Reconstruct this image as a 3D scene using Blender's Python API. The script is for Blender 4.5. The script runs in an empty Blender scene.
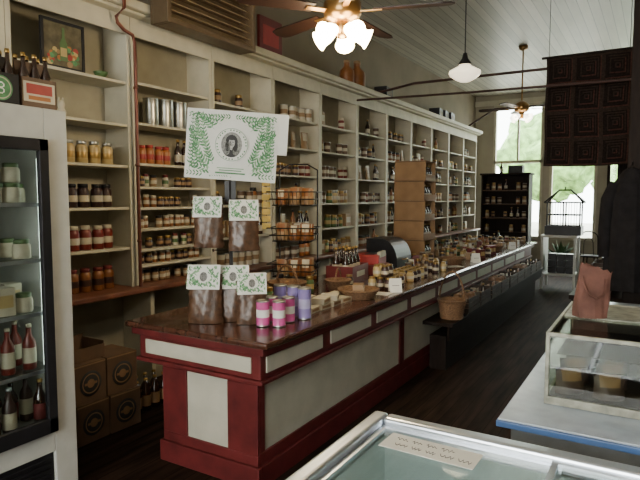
import bpy, math, random
from mathutils import Vector, Matrix
random.seed(7)
COL=bpy.context.scene.collection
MATS={}
def mat(name,col,rough=.6,metal=0,var=.12,scale=14,bump=0,emit=0,stretch=(1,1,1),coat=0,ecol=None,spec=None):
    if name in MATS: return MATS[name]
    m=bpy.data.materials.new(name); m.use_nodes=True; nt=m.node_tree; N=nt.nodes; L=nt.links
    b=N['Principled BSDF']; tc=N.new('ShaderNodeTexCoord'); mp=N.new('ShaderNodeMapping'); mp.inputs['Scale'].default_value=stretch
    nz=N.new('ShaderNodeTexNoise'); nz.inputs['Scale'].default_value=scale; nz.inputs['Detail'].default_value=4
    L.new(tc.outputs['Object'],mp.inputs['Vector']); L.new(mp.outputs['Vector'],nz.inputs['Vector'])
    cr=N.new('ShaderNodeValToRGB'); cr.color_ramp.elements[0].position=.3; cr.color_ramp.elements[1].position=.7
    cr.color_ramp.elements[0].color=[max(0,c*(1-var)) for c in col]+[1]; cr.color_ramp.elements[1].color=[min(1,c*(1+var)) for c in col]+[1]
    L.new(nz.outputs['Fac'],cr.inputs['Fac']); L.new(cr.outputs['Color'],b.inputs['Base Color'])
    b.inputs['Roughness'].default_value=rough; b.inputs['Metallic'].default_value=metal
    if spec is not None: b.inputs['Specular IOR Level'].default_value=spec
    if coat: b.inputs['Coat Weight'].default_value=coat
    if emit:
        b.inputs['Emission Color'].default_value=list(ecol or col)+[1]; b.inputs['Emission Strength'].default_value=emit
    if bump:
        bp=N.new('ShaderNodeBump'); bp.inputs['Strength'].default_value=bump; bp.inputs['Distance'].default_value=.01
        L.new(nz.outputs['Fac'],bp.inputs['Height']); L.new(bp.outputs['Normal'],b.inputs['Normal'])
    MATS[name]=m; return m
def planks(name,col,width,line=.06,dark=.35,rough=.5,var=.2,axis=0,ns=3,spec=None):
    m=mat(name,col,rough,var=var,scale=ns,stretch=(6,.6,1) if axis==0 else (1,6,1),spec=spec); nt=m.node_tree; N=nt.nodes; L=nt.links
    b=N['Principled BSDF']; src=b.inputs['Base Color'].links[0].from_socket
    tc=N.new('ShaderNodeTexCoord'); sp=N.new('ShaderNodeSeparateXYZ'); L.new(tc.outputs['Object'],sp.inputs[0])
    d=N.new('ShaderNodeMath'); d.operation='DIVIDE'; d.inputs[1].default_value=width; L.new(sp.outputs[axis],d.inputs[0])
    f=N.new('ShaderNodeMath'); f.operation='FRACT'; L.new(d.outputs[0],f.inputs[0])
    g=N.new('ShaderNodeMath'); g.operation='LESS_THAN'; g.inputs[1].default_value=line; L.new(f.outputs[0],g.inputs[0])
    fl=N.new('ShaderNodeMath'); fl.operation='FLOOR'; L.new(d.outputs[0],fl.inputs[0])
    wn=N.new('ShaderNodeTexWhiteNoise'); wn.noise_dimensions='1D'; L.new(fl.outputs[0],wn.inputs['W'])
    mr=N.new('ShaderNodeMapRange'); mr.inputs['To Min'].default_value=.78; mr.inputs['To Max'].default_value=1.12; L.new(wn.outputs['Value'],mr.inputs['Value'])
    mm=N.new('ShaderNodeMix'); mm.data_type='RGBA'; mm.blend_type='MULTIPLY'; mm.inputs['Factor'].default_value=1
    L.new(src,mm.inputs[6]); L.new(mr.outputs[0],mm.inputs[7])
    m2=N.new('ShaderNodeMix'); m2.data_type='RGBA'; L.new(g.outputs[0],m2.inputs['Factor']); L.new(mm.outputs[2],m2.inputs[6])
    m2.inputs[7].default_value=[c*dark for c in col]+[1]; L.new(m2.outputs[2],b.inputs['Base Color'])
    return m
def glassmat(name,tint=(1,1,1),gl=.1):
    m=bpy.data.materials.new(name); m.use_nodes=True; nt=m.node_tree; N=nt.nodes; L=nt.links
    N.remove(N['Principled BSDF']); o=N['Material Output']; t=N.new('ShaderNodeBsdfTransparent'); t.inputs[0].default_value=list(tint)+[1]
    g=N.new('ShaderNodeBsdfGlossy'); g.inputs['Roughness'].default_value=.03; lw=N.new('ShaderNodeLayerWeight'); lw.inputs[0].default_value=.25
    mr=N.new('ShaderNodeMapRange'); mr.inputs['To Min'].default_value=gl*.4; mr.inputs['To Max'].default_value=min(1,gl*5); L.new(lw.outputs['Fresnel'],mr.inputs['Value'])
    x=N.new('ShaderNodeMixShader'); L.new(mr.outputs[0],x.inputs[0]); L.new(t.outputs[0],x.inputs[1]); L.new(g.outputs[0],x.inputs[2]); L.new(x.outputs[0],o.inputs['Surface'])
    return m
GLASS=glassmat('clear_glass',(.95,.98,.97)); WGLASS=glassmat('window_glass',(.97,.99,.98),.05); CGLASS=glassmat('case_glass',(.80,.82,.78),.06)

class MB:
    def __init__(s): s.v=[];s.f=[];s.m=[];s.mats=[];s.sm=[]
    def mi(s,m):
        if m not in s.mats: s.mats.append(m)
        return s.mats.index(m)
    def face(s,pts,m,sm=False):
        i=len(s.v); s.v+= [tuple(p) for p in pts]; s.f.append(tuple(range(i,i+len(pts)))); s.m.append(s.mi(m)); s.sm.append(sm); return s
    def box(s,x0,x1,y0,y1,z0,z1,m,M=None):
        i=len(s.v); P=[(x0,y0,z0),(x1,y0,z0),(x1,y1,z0),(x0,y1,z0),(x0,y0,z1),(x1,y0,z1),(x1,y1,z1),(x0,y1,z1)]
        if M is not None: P=[tuple(M@Vector(p)) for p in P]
        s.v+=P
        for q in ((0,3,2,1),(4,5,6,7),(0,1,5,4),(1,2,6,5),(2,3,7,6),(3,0,4,7)):
            s.f.append(tuple(i+k for k in q)); s.m.append(s.mi(m)); s.sm.append(False)
        return s
    def lathe(s,prof,m,n=14,c=(0,0,0),M=None,sm=True):
        i=len(s.v); cur=m
        for p in prof:
            for k in range(n):
                a=2*math.pi*k/n; q=Vector((p[0]*math.cos(a),p[0]*math.sin(a),p[1]))
                if M is not None: q=M@q
                s.v.append((q.x+c[0],q.y+c[1],q.z+c[2]))
        for j in range(len(prof)-1):
            if len(prof[j])>2: cur=prof[j][2]
            for k in range(n):
                a=i+j*n+k; b=i+j*n+(k+1)%n
                s.f.append((a,b,b+n,a+n)); s.m.append(s.mi(cur)); s.sm.append(sm)
        return s
    def tube(s,pts,r,m,n=8,closed=False):
        pts=[Vector(p) for p in pts]; i0=len(s.v); K=len(pts); rr=r if isinstance(r,list) else [r]*K
        for j,p in enumerate(pts):
            a=pts[j-1] if (j>0 or closed) else p; b=pts[(j+1)%K] if (j<K-1 or closed) else p
            t=(b-a).normalized(); ref=Vector((0,0,1)) if abs(t.z)<.9 else Vector((1,0,0))
            u=t.cross(ref).normalized(); w=t.cross(u)
            for k in range(n):
                an=2*math.pi*k/n; s.v.append(tuple(p+u*(rr[j]*math.cos(an))+w*(rr[j]*math.sin(an))))
        for j in range(K if closed else K-1):
            for k in range(n):
                a=i0+j*n+k;b=i0+j*n+(k+1)%n;c=i0+((j+1)%K)*n+(k+1)%n;d=i0+((j+1)%K)*n+k
                s.f.append((a,b,c,d)); s.m.append(s.mi(m)); s.sm.append(True)
        return s
    def grid(s,fn,nu,nv,mf,sm=True):
        i=len(s.v)
        for a in range(nu+1):
            for b in range(nv+1): s.v.append(tuple(fn(a/nu,b/nv)))
        for a in range(nu):
            for b in range(nv):
                q=i+a*(nv+1)+b; s.f.append((q,q+nv+1,q+nv+2,q+1)); s.m.append(s.mi(mf(a,b) if callable(mf) else mf)); s.sm.append(sm)
        return s
    def obj(s,name,parent=None,loc=(0,0,0),rz=0,bevel=0,label=None,seg=2):
        me=bpy.data.meshes.new(name); me.from_pydata(s.v,[],s.f); 
        for m in s.mats: me.materials.append(m)
        me.polygons.foreach_set('material_index',s.m); me.polygons.foreach_set('use_smooth',s.sm); me.update()
        o=bpy.data.objects.new(name,me); COL.objects.link(o); o.location=loc; o.rotation_euler=(0,0,rz)
        if parent: o.parent=parent
        if bevel:
            b=o.modifiers.new('b','BEVEL'); b.width=bevel; b.segments=seg; b.limit_method='ANGLE'
        if label: o['label']=label
        return o
def tag(o,label,cat,group=None):
    o['label']=label; o['category']=cat
    if group: o['group']=group
    return o
def thing(name,label,cat,loc=(0,0,0),rz=0,group=None):
    e=bpy.data.objects.new(name,None); e.empty_display_size=.05; COL.objects.link(e); e.location=loc; e.rotation_euler=(0,0,rz)
    return tag(e,label,cat,group)
def struct(o): o['kind']='structure'; return o
def dup(r,loc,rz=None,sc=1,label=None,group=None):
    n=r.copy(); COL.objects.link(n); n.location=loc; n.scale=(sc,sc,sc)
    if rz is not None: n.rotation_euler=(0,0,rz)
    if label: n['label']=label
    if group: n['group']=group
    def rec(a,b):
        for c in a.children:
            k=c.copy(); COL.objects.link(k); k.parent=b; rec(c,k)
    rec(r,n); return n
class Kind:
    def __init__(s,fn,group): s.fn=fn; s.r=None; s.group=group
    def at(s,loc,rz=0,sc=1,label=None,group=None):
        g=group or s.group
        if s.r is None:
            s.r=s.fn(); s.l0=s.r['label']; s.r.location=loc; s.r.rotation_euler=(0,0,rz); s.r.scale=(sc,)*3; s.r['group']=g
            if label: s.r['label']=label
            return s.r
        return dup(s.r,loc,rz,sc,label or s.l0,g)

# ---------- colours
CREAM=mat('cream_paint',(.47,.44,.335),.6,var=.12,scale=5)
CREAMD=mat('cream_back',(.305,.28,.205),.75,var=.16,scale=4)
WHITEP=mat('white_panel',(.44,.42,.34),.55,var=.1,scale=6)
RED=mat('crimson_paint',(.098,.014,.014),.5,var=.3,scale=8,spec=.3)
TOPW=mat('varnished_wood',(.058,.022,.013),.2,var=.45,scale=5,stretch=(8,1,1),coat=.25)
LEDGE=mat('ledge_wood',(.16,.06,.034),.4,var=.3,scale=5,stretch=(8,1,1))
DARKW=mat('dark_wood',(.014,.009,.007),.6,var=.3,scale=6,stretch=(6,6,1),spec=.1)
BROWNW=mat('brown_wood',(.10,.055,.03),.6,var=.3,scale=6,stretch=(1,1,8))
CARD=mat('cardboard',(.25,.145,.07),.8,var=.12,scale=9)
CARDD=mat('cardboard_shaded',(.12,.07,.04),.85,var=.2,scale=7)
BLACK=mat('black_plastic',(.012,.012,.014),.4,var=.2,spec=.3)
BLKMET=mat('black_wire',(.012,.01,.01),.35,metal=.3)
WHITE=mat('white_enamel',(.46,.47,.44),.35,var=.05)
PAPER=mat('white_paper',(.70,.70,.65),.7,var=.03)
LABELP=mat('label_paper',(.46,.42,.32),.6,var=.15)
ALU=mat('aluminium',(.66,.71,.78),.28,metal=.9,var=.05)
COPPER=mat('copper_pipe',(.13,.04,.025),.4,metal=.4)
DPIPE=mat('dark_pipe',(.05,.02,.014),.5,metal=.2)
BRASS=mat('brass',(.35,.2,.07),.3,metal=.9)
GREEN=mat('print_green',(.075,.22,.09),.7,var=.25,scale=30)
LGREEN=mat('print_light_green',(.19,.36,.18),.7,var=.25,scale=30)
INK=mat('print_ink',(.03,.03,.03),.7)
GREYP=mat('print_grey',(.16,.16,.15),.7,var=.6,scale=90)
WICK=mat('wicker',(.16,.085,.04),.7,var=.5,scale=60,bump=.8,stretch=(1,1,3))
def cm(nm,c,rough=.35,**k): return mat(nm,c,rough,**k)
AMBER=cm('amber_content',(.20,.075,.02)); YEL=cm('pale_yellow',(.42,.31,.13)); REDJ=cm('red_preserve',(.15,.018,.012)); DKJ=cm('dark_preserve',(.035,.015,.013)); ORNG=cm('orange_content',(.34,.12,.03))
BROWNG=cm('brown_glass',(.025,.010,.006),.08,coat=1); GRNC=cm('green_content',(.07,.13,.045)); PINK=cm('pink_tin',(.60,.10,.31),.4); LAV=cm('lavender_tin',(.24,.19,.43),.4); TAN=cm('tan_packet',(.25,.155,.075),.5)
REDB=cm('red_box',(.30,.025,.022),.5); DRED=cm('dark_red',(.12,.015,.015),.5); TIN=mat('tin_metal',(.36,.36,.33),.35,metal=.9); GOLDL=cm('gold_lid',(.34,.22,.07),.3,metal=.7); BLUEB=cm('blue_box',(.04,.07,.18),.5)

# ---------- room
H=4.1
ceilm=planks('ceiling_boards',(.44,.425,.36),.12,.09,.45,.45,var=.1)
floorm=planks('floor_boards',(.026,.015,.010),.11,.05,.3,.7,var=.6,spec=0.03)
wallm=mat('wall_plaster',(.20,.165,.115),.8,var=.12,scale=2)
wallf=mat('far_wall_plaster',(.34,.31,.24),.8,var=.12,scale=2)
struct(MB().box(-4,2.2,-4.2,14.15,-.1,0,floorm).obj('floor'))
struct(MB().box(-4,2.2,-4.2,14.15,H,H+.1,ceilm).obj('ceiling'))
struct(MB().box(-4,-3.9,-4.2,14.15,0,H,wallm).obj('wall_left'))
struct(MB().box(2.1,2.2,-4.2,14.15,0,H,wallm).obj('wall_right'))
wb=MB(); wb.box(-3.9,-2.2,-4.2,-4.1,0,H,wallm).box(1.2,2.1,-4.2,-4.1,0,H,wallm).box(-2.2,1.2,-4.2,-4.1,0,.7,wallm).box(-2.2,1.2,-4.2,-4.1,3.4,H,wallm)  # opening behind the camera is added to let fill light in
struct(wb.obj('wall_back'))
ops=[(-3.45,-2.3,.65),(-2.15,-1.15,.65),(-.95,.05,0),(.25,1.6,.65)]
wf=MB(); x=-3.9
for a,b,z in ops:
    wf.box(x,a,14,14.15,0,H,wallf); 
    if z: wf.box(a,b,14,14.15,0,z,wallf)
    wf.box(a,b,14,14.15,3.85,H,wallf); x=b
wf.box(x,2.1,14,14.15,0,H,wallf)
struct(wf.obj('wall_far'))
wi=1
for a,b,z in ops:
    f=MB()
    z0=max(z,.005)
    for q in ((a,a+.06,z0,3.85),(b-.06,b,z0,3.85),(a,b,z0,z0+(.07 if z else .25)),(a,b,3.78,3.85),(a,b,2.45,2.52),((a+b)/2-.02,(a+b)/2+.02,2.52,3.8)):
        f.box(q[0],q[1],13.97,14.09,q[2],q[3],DARKW if not z else CREAM)
    o=struct(f.obj('door_1' if not z else 'window_%d'%wi,bevel=.004))
    if z: wi+=1
    struct(MB().box(a+.06,b-.06,14.05,14.055,z0+.07,3.78,WGLASS).obj('pane',parent=o))
struct(MB().box(-3.9,2.1,13.95,13.969,3.85,3.97,CREAM).obj('trim_2'))

# ---------- wall counter + shelving bays
ledge=MB().box(-3.89,-3.45,1.2,13.05,.891,.93,LEDGE).obj('ledge_board',bevel=.008); tag(ledge,'long brown wooden ledge running under the wall shelves','shelf')
wc=thing('storage_cabinet','cream painted open base cabinet under the long wooden ledge','cabinet',(-3.65,7,0))
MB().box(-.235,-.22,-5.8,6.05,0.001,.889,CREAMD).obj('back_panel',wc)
dv=None
for i in range(13):
    if dv is None: dv=MB().box(-.219,.12,-.02,.02,0.001,.889,CREAM).obj('divider',wc,(0,-5.75,0),bevel=.003)
    else:
        q=dv.copy(); COL.objects.link(q); q.parent=wc; q.location=(0,-5.75+i*.98,0)
YB=[1.11,2.1,3.09,4.03,5.0,6.0,7.0,8.0,9.0,10.0,11.0,12.0,13.0]
STD=[1.25,1.57,1.90,2.22,2.55]; SP=[1.09,1.22,1.39,1.564,1.735,1.925,2.25,2.57]
levels={}
for i in range(len(YB)-1):
    a,b=YB[i],YB[i+1]; lv=SP if i==2 else STD; levels[i]=lv
    r=thing('shelving_unit','tall cream painted wooden wall shelving bay above the ledge','shelving',(-3.75,(a+b)/2,.931),group='wall shelving bays')
    w=(b-a)/2-.002; fr=MB()
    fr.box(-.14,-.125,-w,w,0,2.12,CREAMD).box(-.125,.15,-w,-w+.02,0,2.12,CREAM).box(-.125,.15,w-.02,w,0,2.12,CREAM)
    fr.box(.151,.165,-w,-w+.035,0,2.12,CREAM).box(.151,.165,w-.035,w,0,2.12,CREAM).box(.151,.168,-w,w,1.98,2.12,CREAM).box(-.125,.15,-w+.02,w-.02,2.10,2.12,CREAM)
    fr.obj('frame',r)
    for z in lv: MB().box(-.124,.149,-w+.021,w-.021,z-.93-.023,z-.931,CREAM).obj('shelf_board',r,bevel=.003)
co=MB(); co.box(-3.89,-3.50,1.1,13.03,3.053,3.08,CREAM).box(-3.89,-3.46,1.1,13.05,3.08,3.15,CREAM); struct(co.obj('trim_1',bevel=.012))

# ---------- products
def jarfn(h,r,content,lid,lab=LABELP,label='glass jar of preserves with a paper label',nm='preserve_jar'):
    def fn():
        root=thing(nm,label,'jar')
        MB().lathe([(0,0),(r*.92,0),(r,.006),(r,h*.68),(r*.93,h*.76),(r*.72,h*.83),(r*.72,h*.86),(0,h*.86)],content).obj('jar_body',root)
        MB().lathe([(r*.76,h*.84),(r*.80,h*.85),(r*.80,h*.98),(r*.76,h),(0,h)],lid).obj('lid',root)
        MB().lathe([(r*1.015,h*.24),(r*1.02,h*.25),(r*1.02,h*.5),(r*1.015,h*.51)],lab).obj('paper_label',root)
        return root
    return fn
def smalljar(h,r,content,lid,lab,label,nm='spice_jar',cat='jar'):
    def fn():
        o=MB().lathe([(0,0),(r*.9,0),(r,.004),(r,h*.25,lab),(r,h*.55,content),(r*.95,h*.72),(r*.8,h*.78,lid),(r*.86,h*.8),(r*.86,h*.97),(r*.8,h),(0,h)],content,10).obj(nm)
        return tag(o,label,cat)
    return fn
def bottlefn(h,r,glass,cap,lab,label,nm='glass_bottle'):
    def fn():
        root=thing(nm,label,'bottle')
        MB().lathe([(0,0),(r*.9,0),(r,.006),(r,h*.55),(r*.9,h*.62),(r*.42,h*.76),(r*.36,h*.95),(0,h*.95)],glass,12).obj('bottle_body',root)
        MB().lathe([(r*.42,h*.93),(r*.45,h*.94),(r*.42,h),(0,h)],cap,10).obj('cap',root)
        MB().lathe([(r*1.01,h*.15),(r*1.015,h*.16),(r*1.015,h*.48),(r*1.01,h*.49)],lab,12).obj('paper_label',root)
        return root
    return fn
def smallbottle(h,r,glass,cap,lab,label,nm='glass_bottle',cat='bottle'):
    def fn():
        return tag(MB().lathe([(0,0),(r*.9,0),(r,.006),(r,h*.15,lab),(r,h*.42,glass),(r*.95,h*.58),(r*.42,h*.74),(r*.38,h*.9,cap),(r*.46,h*.91),(r*.44,h),(0,h)],glass,10).obj(nm),label,cat)
    return fn
def tinfn(h,r,lab,label,nm='food_tin',band=None):
    def fn():
        return tag(MB().lathe([(0,.002),(r*.96,.002),(r,0,TIN),(r*1.02,.004),(r*.985,.01,lab),(r*.985,h*.35,band or LABELP),(r*.985,h*.65,lab),(r*.985,h-.01,TIN),(r*1.02,h-.006),(r,h),(r*.95,h-.003),(0,h-.003)],lab,12).obj(nm),label,'tin')
    return fn
def cartonfn(w,d,h,c,lab,label,nm='food_carton'):
    def fn():
        m=MB().box(-d/2,d/2,-w/2,w/2,0,h,c).box(d/2,d/2+.001,-w*.38,w*.38,h*.3,h*.75,lab).box(-d/2+.002,d/2-.002,-w*.5,-w*.46,h,h+.003,c)
        return tag(m.obj(nm,bevel=.002),label,'box')
    return fn
def pouchfn(w,h,c,lab,label,nm='food_pouch'):
    def fn():
        m=MB()
        for sgn in (1,-1):
            m.grid(lambda u,v,s=sgn:(s*.035*math.sin(math.pi*u)**.6*max(0,(1-v)**.7)*(1 if v>.02 else .8),(u-.5)*w*(1-.06*math.sin(v*3.1)),v*h),6,6,lambda a,b:lab if (b>=3 and 1<=a<=4) else c)
        m.box(-.002,.002,-w/2,w/2,h*.97,h,c)
        return tag(m.obj(nm),label,'bag')
    return fn
G='products on the wall shelves'
K=dict(
 yj=Kind(jarfn(.17,.046,YEL,TIN,GOLDL,'jar of pale yellow relish on a wall shelf'),'relish jars on the wall shelf'),
 dj=Kind(jarfn(.18,.046,DKJ,BLACK,LABELP,'dark preserve jar with a black lid and white label'),'dark preserve jars on the wall shelf'),
 rj=Kind(jarfn(.19,.047,REDJ,LABELP,LABELP,'red sauce jar with a white lid and white label'),'red sauce jars on the wall shelf'),
 aj=Kind(jarfn(.19,.047,AMBER,DRED,DKJ,'amber honey jar with a dark lid and dark label'),'amber jars on the wall shelf'),
 oj=Kind(jarfn(.16,.042,ORNG,REDB,REDB,'orange salsa jar with a red lid and red label'),'salsa jars on the wall shelf'),
 s1=Kind(smalljar(.105,.030,AMBER,LABELP,LABELP,'small amber spice jar with a white label'),'spice jars on the narrow shelves'),
 s2=Kind(smalljar(.10,.032,TAN,BLACK,LABELP,'small tan spice jar with a black lid'),'spice jars on the narrow shelves'),
 s3=Kind(smalljar(.11,.030,LABELP,DRED,GRNC,'small white spice jar with a red lid'),'spice jars on the narrow shelves'),
 s4=Kind(smalljar(.09,.034,DKJ,GOLDL,TAN,'small dark spice jar with a gold lid'),'spice jars on the narrow shelves'),
 fj=Kind(smalljar(.17,.045,TAN,GOLDL,LABELP,'tan jar with a gold lid on the wall shelves','preserve_jar'),G),
 fd=Kind(smalljar(.14,.042,DKJ,GOLDL,TAN,'dark brown jar with a gold lid on the wall shelves','preserve_jar'),G),
 fa=Kind(smalljar(.16,.044,AMBER,BLACK,LABELP,'amber jar with a black lid on the wall shelves','preserve_jar'),G),
 fr=Kind(smalljar(.16,.045,REDJ,LABELP,LABELP,'dark red jar with a white lid on the wall shelves','preserve_jar'),G),
 fy=Kind(smalljar(.18,.048,YEL,TIN,LABELP,'pale yellow jar with a metal lid on the wall shelves','preserve_jar'),G),
 fgr=Kind(smalljar(.17,.045,GRNC,GOLDL,YEL,'green pickle jar with a gold lid on the wall shelves','preserve_jar'),G),
 fo=Kind(smalljar(.19,.044,ORNG,BLACK,LABELP,'orange sauce jar with a black lid on the wall shelves','preserve_jar'),G),
 fb=Kind(smallbottle(.24,.035,BROWNG,GOLDL,LABELP,'brown glass bottle with a white label on the wall shelves'),G),
 fg=Kind(smallbottle(.25,.036,AMBER,BLACK,YEL,'amber bottle with a yellow label on the wall shelves'),G),
 ft=Kind(tinfn(.15,.045,BROWNW,'brown and white food tin on the wall shelves'),G),
 fu=Kind(tinfn(.17,.05,BLUEB,'dark blue food tin with a white band on the shelves'),G),
 fw=Kind(tinfn(.16,.05,LABELP,'white food tin with a tan band on the wall shelves',band=TAN),G),
 fc=Kind(cartonfn(.12,.08,.20,REDB,LABELP,'red food carton with a white panel on the wall shelves'),G),
 fk=Kind(cartonfn(.14,.09,.17,TAN,LABELP,'tan food carton with a white panel on the wall shelves'),G),
 fp=Kind(pouchfn(.15,.21,TAN,LABELP,'tan food pouch with a white label on the wall shelves'),G),
 cn=Kind(tinfn(.24,.07,TIN,'plain metal canister on a wall shelf','metal_canister',TIN),'metal canisters on the wall shelf'),
)
W=dict(yj=.1,dj=.1,rj=.1,aj=.1,oj=.09,s1=.066,s2=.07,s3=.066,s4=.074,fj=.1,fd=.09,fa=.095,fr=.1,fy=.105,fgr=.1,fo=.098,fb=.085,fg=.085,ft=.1,fu=.11,fw=.11,fc=.135,fk=.155,fp=.165,cn=.16)
def row(k,z,y0,y1,x=-3.69,skip=0,jit=.008):
    ks=k if isinstance(k,list) else [k]
    y=y0
    while True:
        q=random.choice(ks)
        if y+W[q]>y1: break
        if random.random()>=skip: K[q].at((x+random.uniform(-jit,jit),y+W[q]/2,z),random.uniform(-.2,.2),random.uniform(.93,1.0))
        y+=W[q]*1.03
z0=.932
row('aj',z0,2.45,3.04,jit=.02); row('rj',1.251,2.45,3.04,jit=.02); row('dj',1.571,2.45,3.04,jit=.02); row('yj',1.901,2.45,3.04,jit=.02)
row('s2',.932,3.13,3.99,jit=.02,skip=.1); row(['s1','s4'],1.091,3.13,3.99,jit=.02,skip=.1)
row(['s3','s4'],1.221,3.13,3.99,skip=.15,jit=.02); row(['s2','s1'],1.391,3.13,3.99,skip=.12,jit=.02); row(['s1','s4'],1.565,3.13,3.99,skip=.15,jit=.02); row(['s3','s2','s4'],1.736,3.13,3.99,skip=.15,jit=.02)
row('oj',1.926,3.13,3.6); row('fb',1.926,3.64,3.95); row('cn',2.251,3.3,3.8)
K['fk'].at((-3.68,3.88,2.251))
row('fw',z0,4.06,4.95,skip=.3); 
mixes=['fj','fd','fa','fd','fy','fb','fg','ft','fa','fk','fp','fo','fgr','fb','fw','fr','ft']
for i in range(3,12):
    a,b=YB[i]+.05,YB[i+1]-.05
    for li,z in enumerate([.931]+levels[i]):
        if i==3 and li in(0,): continue
        sk=.06 if li<4 else .3
        if li==5: sk=.75 if i!=4 else .15
        mid=a+(b-a)*random.choice((.3,.5,.7)); 
        k1=random.choice(mixes); k2=random.sample(mixes,3) 
        if random.random()<.45: k1=random.sample(mixes,3)
        if i==4 and li==5: k1='fc';k2='fw'
        if i==4 and li==4: k1=k2='fp'
        if z<.95 and i>6: sk=.4
        row(k1,z+.001,a,mid,skip=sk,jit=.03); row(k2,z+.001,mid+.02,b,skip=sk,jit=.03)

# left picture + trinkets
p=thing('framed_picture','dark framed still life print with bottle on a wall shelf','picture',(-3.66,2.55,2.551),.0)
MB().box(0,.02,-.17,-.15,0,.335,BLACK).box(0,.02,.15,.17,0,.335,BLACK).box(0,.02,-.15,.15,0,.02,BLACK).box(0,.02,-.15,.15,.315,.335,BLACK).obj('frame',p)
m=MB().box(.004,.012,-.15,.15,.02,.315,mat('print_olive',(.09,.075,.04),.7,var=.5))
for i in range(40):
    y,z=random.uniform(-.12,.12),random.uniform(.04,.16); q=random.uniform(.01,.024)
    m.lathe([(0,.0005),(q,0)],random.choice([ORNG,YEL,GREEN,TAN,REDB,GRNC]),8,c=(.0135+.0001*i,y,z),M=Matrix.Rotation(math.pi/2,4,'Y'))
m.face([(.0185,-.03,.06),(.0185,.03,.06),(.0185,.03,.18),(.0185,.01,.22),(.0185,.01,.29),(.0185,-.01,.29),(.0185,-.01,.22),(.0185,-.03,.18)],GRNC).face([(.0188,-.025,.09),(.0188,.025,.09),(.0188,.025,.15),(.0188,-.025,.15)],YEL)
m.obj('print',p)
o=MB().lathe([(0,0),(.03,0),(.05,.03),(.055,.045),(.05,.045),(.028,.01),(0,.008)],GRNC).obj('green_bowl',None,(-3.66,2.87,2.551)); tag(o,'small green ceramic bowl on a wall shelf','bowl')
o=MB().lathe([(0,0),(.03,0),(.034,.03),(.02,.06),(.026,.08),(.024,.1),(0,.115)],LABELP).lathe([(0,0),(.01,.0),(.006,.03),(0,.035)],LABELP,8,c=(0,.015,.1)).lathe([(0,0),(.01,.0),(.006,.03),(0,.035)],LABELP,8,c=(0,-.015,.1)).obj('rabbit_figurine',None,(-3.65,2.52,2.221)); tag(o,'small white rabbit shaped figurine on a wall shelf','figurine')

# louvred vent box
v=thing('louvred_heater','brassy tan slatted metal heater box fixed high on shelving','heater',(-3.35,3.72,2.99))
VB=mat('heater_brown',(.11,.075,.042),.4,var=.2,metal=.2)
VL=mat('heater_slat',(.27,.20,.115),.4,var=.2,metal=.2)
MB().box(-.09,-.06,-.55,.55,0,.62,VB).box(-.06,.1,-.55,-.51,0,.62,VB).box(-.06,.1,.51,.55,0,.62,VB).box(-.06,.1,-.51,.51,0,.04,VB).box(-.06,.1,-.51,.51,.58,.62,VB).obj('casing',v,bevel=.005)
m=MB()
for i in range(9): m.box(-.05,.05,-.51,.51,-.004,.004,VL,Matrix.Translation((.03,0,.08+i*.06))@Matrix.Rotation(.7,4,'Y'))
m.obj('louvre',v)
MB().box(-.09,-.02,-.45,-.41,.62,1.10,BLKMET).obj('bracket',v); MB().box(-.09,-.02,.41,.45,.62,1.10,BLKMET).obj('bracket',v)
o=MB().box(-.015,.015,-.2,.2,0,.36,DRED).box(.015,.017,-.14,.14,.08,.28,REDB).obj('red_sign_board',None,(-3.56,4.92,3.151)); tag(o,'red painted board standing on top of the shelving','sign')
jug=Kind(smallbottle(.32,.1,AMBER,TAN,AMBER,'brown stoneware jug on top of the shelving','stoneware_jug','jug'),'jugs on top of the shelving')
jug.at((-3.62,6.75,3.151)); jug.at((-3.62,7.05,3.151),0,1.15)
dkbx=Kind(cartonfn(.3,.2,.16,BLACK,BROWNW,'dark storage box on top of the shelving','storage_box'),'boxes on top of the shelving')
for y in (8.0,10.4,10.75,11.1): dkbx.at((-3.65,y,3.151),.1)
pp=MB().tube([(-3.53,3.09,.932),(-3.53,3.09,2.7),(-3.53,3.09,2.85),(-3.53,3.07,2.9),(-3.53,2.99,2.92),(-3.53,2.93,2.96),(-3.53,2.92,3.0),(-3.44,2.92,3.05),(-3.42,2.92,4.09)],.014,COPPER)
for z in (1.3,1.9,2.5): pp.lathe([(.014,-.01),(.02,-.01),(.02,.01),(.014,.01)],COPPER,10,c=(-3.53,3.09,z))
tag(pp.obj('copper_pipe'),'thin copper pipe running up the shelving front','pipe')

# cartons under ledge with round logos
def logobox():
    r=thing('carton','brown cardboard carton printed with black round logos','box')
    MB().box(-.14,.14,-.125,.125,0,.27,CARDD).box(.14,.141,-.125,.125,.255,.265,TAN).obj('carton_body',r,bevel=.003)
    m=MB(); R=Matrix.Rotation(math.pi/2,4,'Y')
    m.lathe([(0,0),(.085,0),(.086,-.001)],INK,24,c=(.1425,.0,.13),M=R); m.lathe([(.060,0),(.068,0)],TAN,24,c=(.1432,.0,.13),M=R); m.lathe([(0,0),(.03,0)],CARD,20,c=(.1435,.0,.13),M=R); m.box(.1435,.144,-.05,.05,.122,.138,CARD)
    m.obj('printed_logo',r); return r
cb=Kind(logobox,'cartons under the ledge')
for (y,z,a,x) in ((2.37,.001,.02,-3.34),(2.64,.001,-.04,-3.33),(2.36,.272,.03,-3.35),(2.63,.272,-.03,-3.35)): cb.at((x,y,z),a)
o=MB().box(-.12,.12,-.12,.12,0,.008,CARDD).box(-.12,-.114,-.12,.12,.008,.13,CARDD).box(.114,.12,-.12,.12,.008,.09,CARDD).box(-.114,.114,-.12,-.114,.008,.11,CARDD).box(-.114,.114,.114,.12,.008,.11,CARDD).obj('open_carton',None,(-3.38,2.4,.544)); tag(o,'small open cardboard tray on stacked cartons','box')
kb=Kind(bottlefn(.25,.038,BROWNG,GOLDL,TAN,'dark glass bottle with a tan label standing under the ledge'),'bottles under the ledge')
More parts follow.
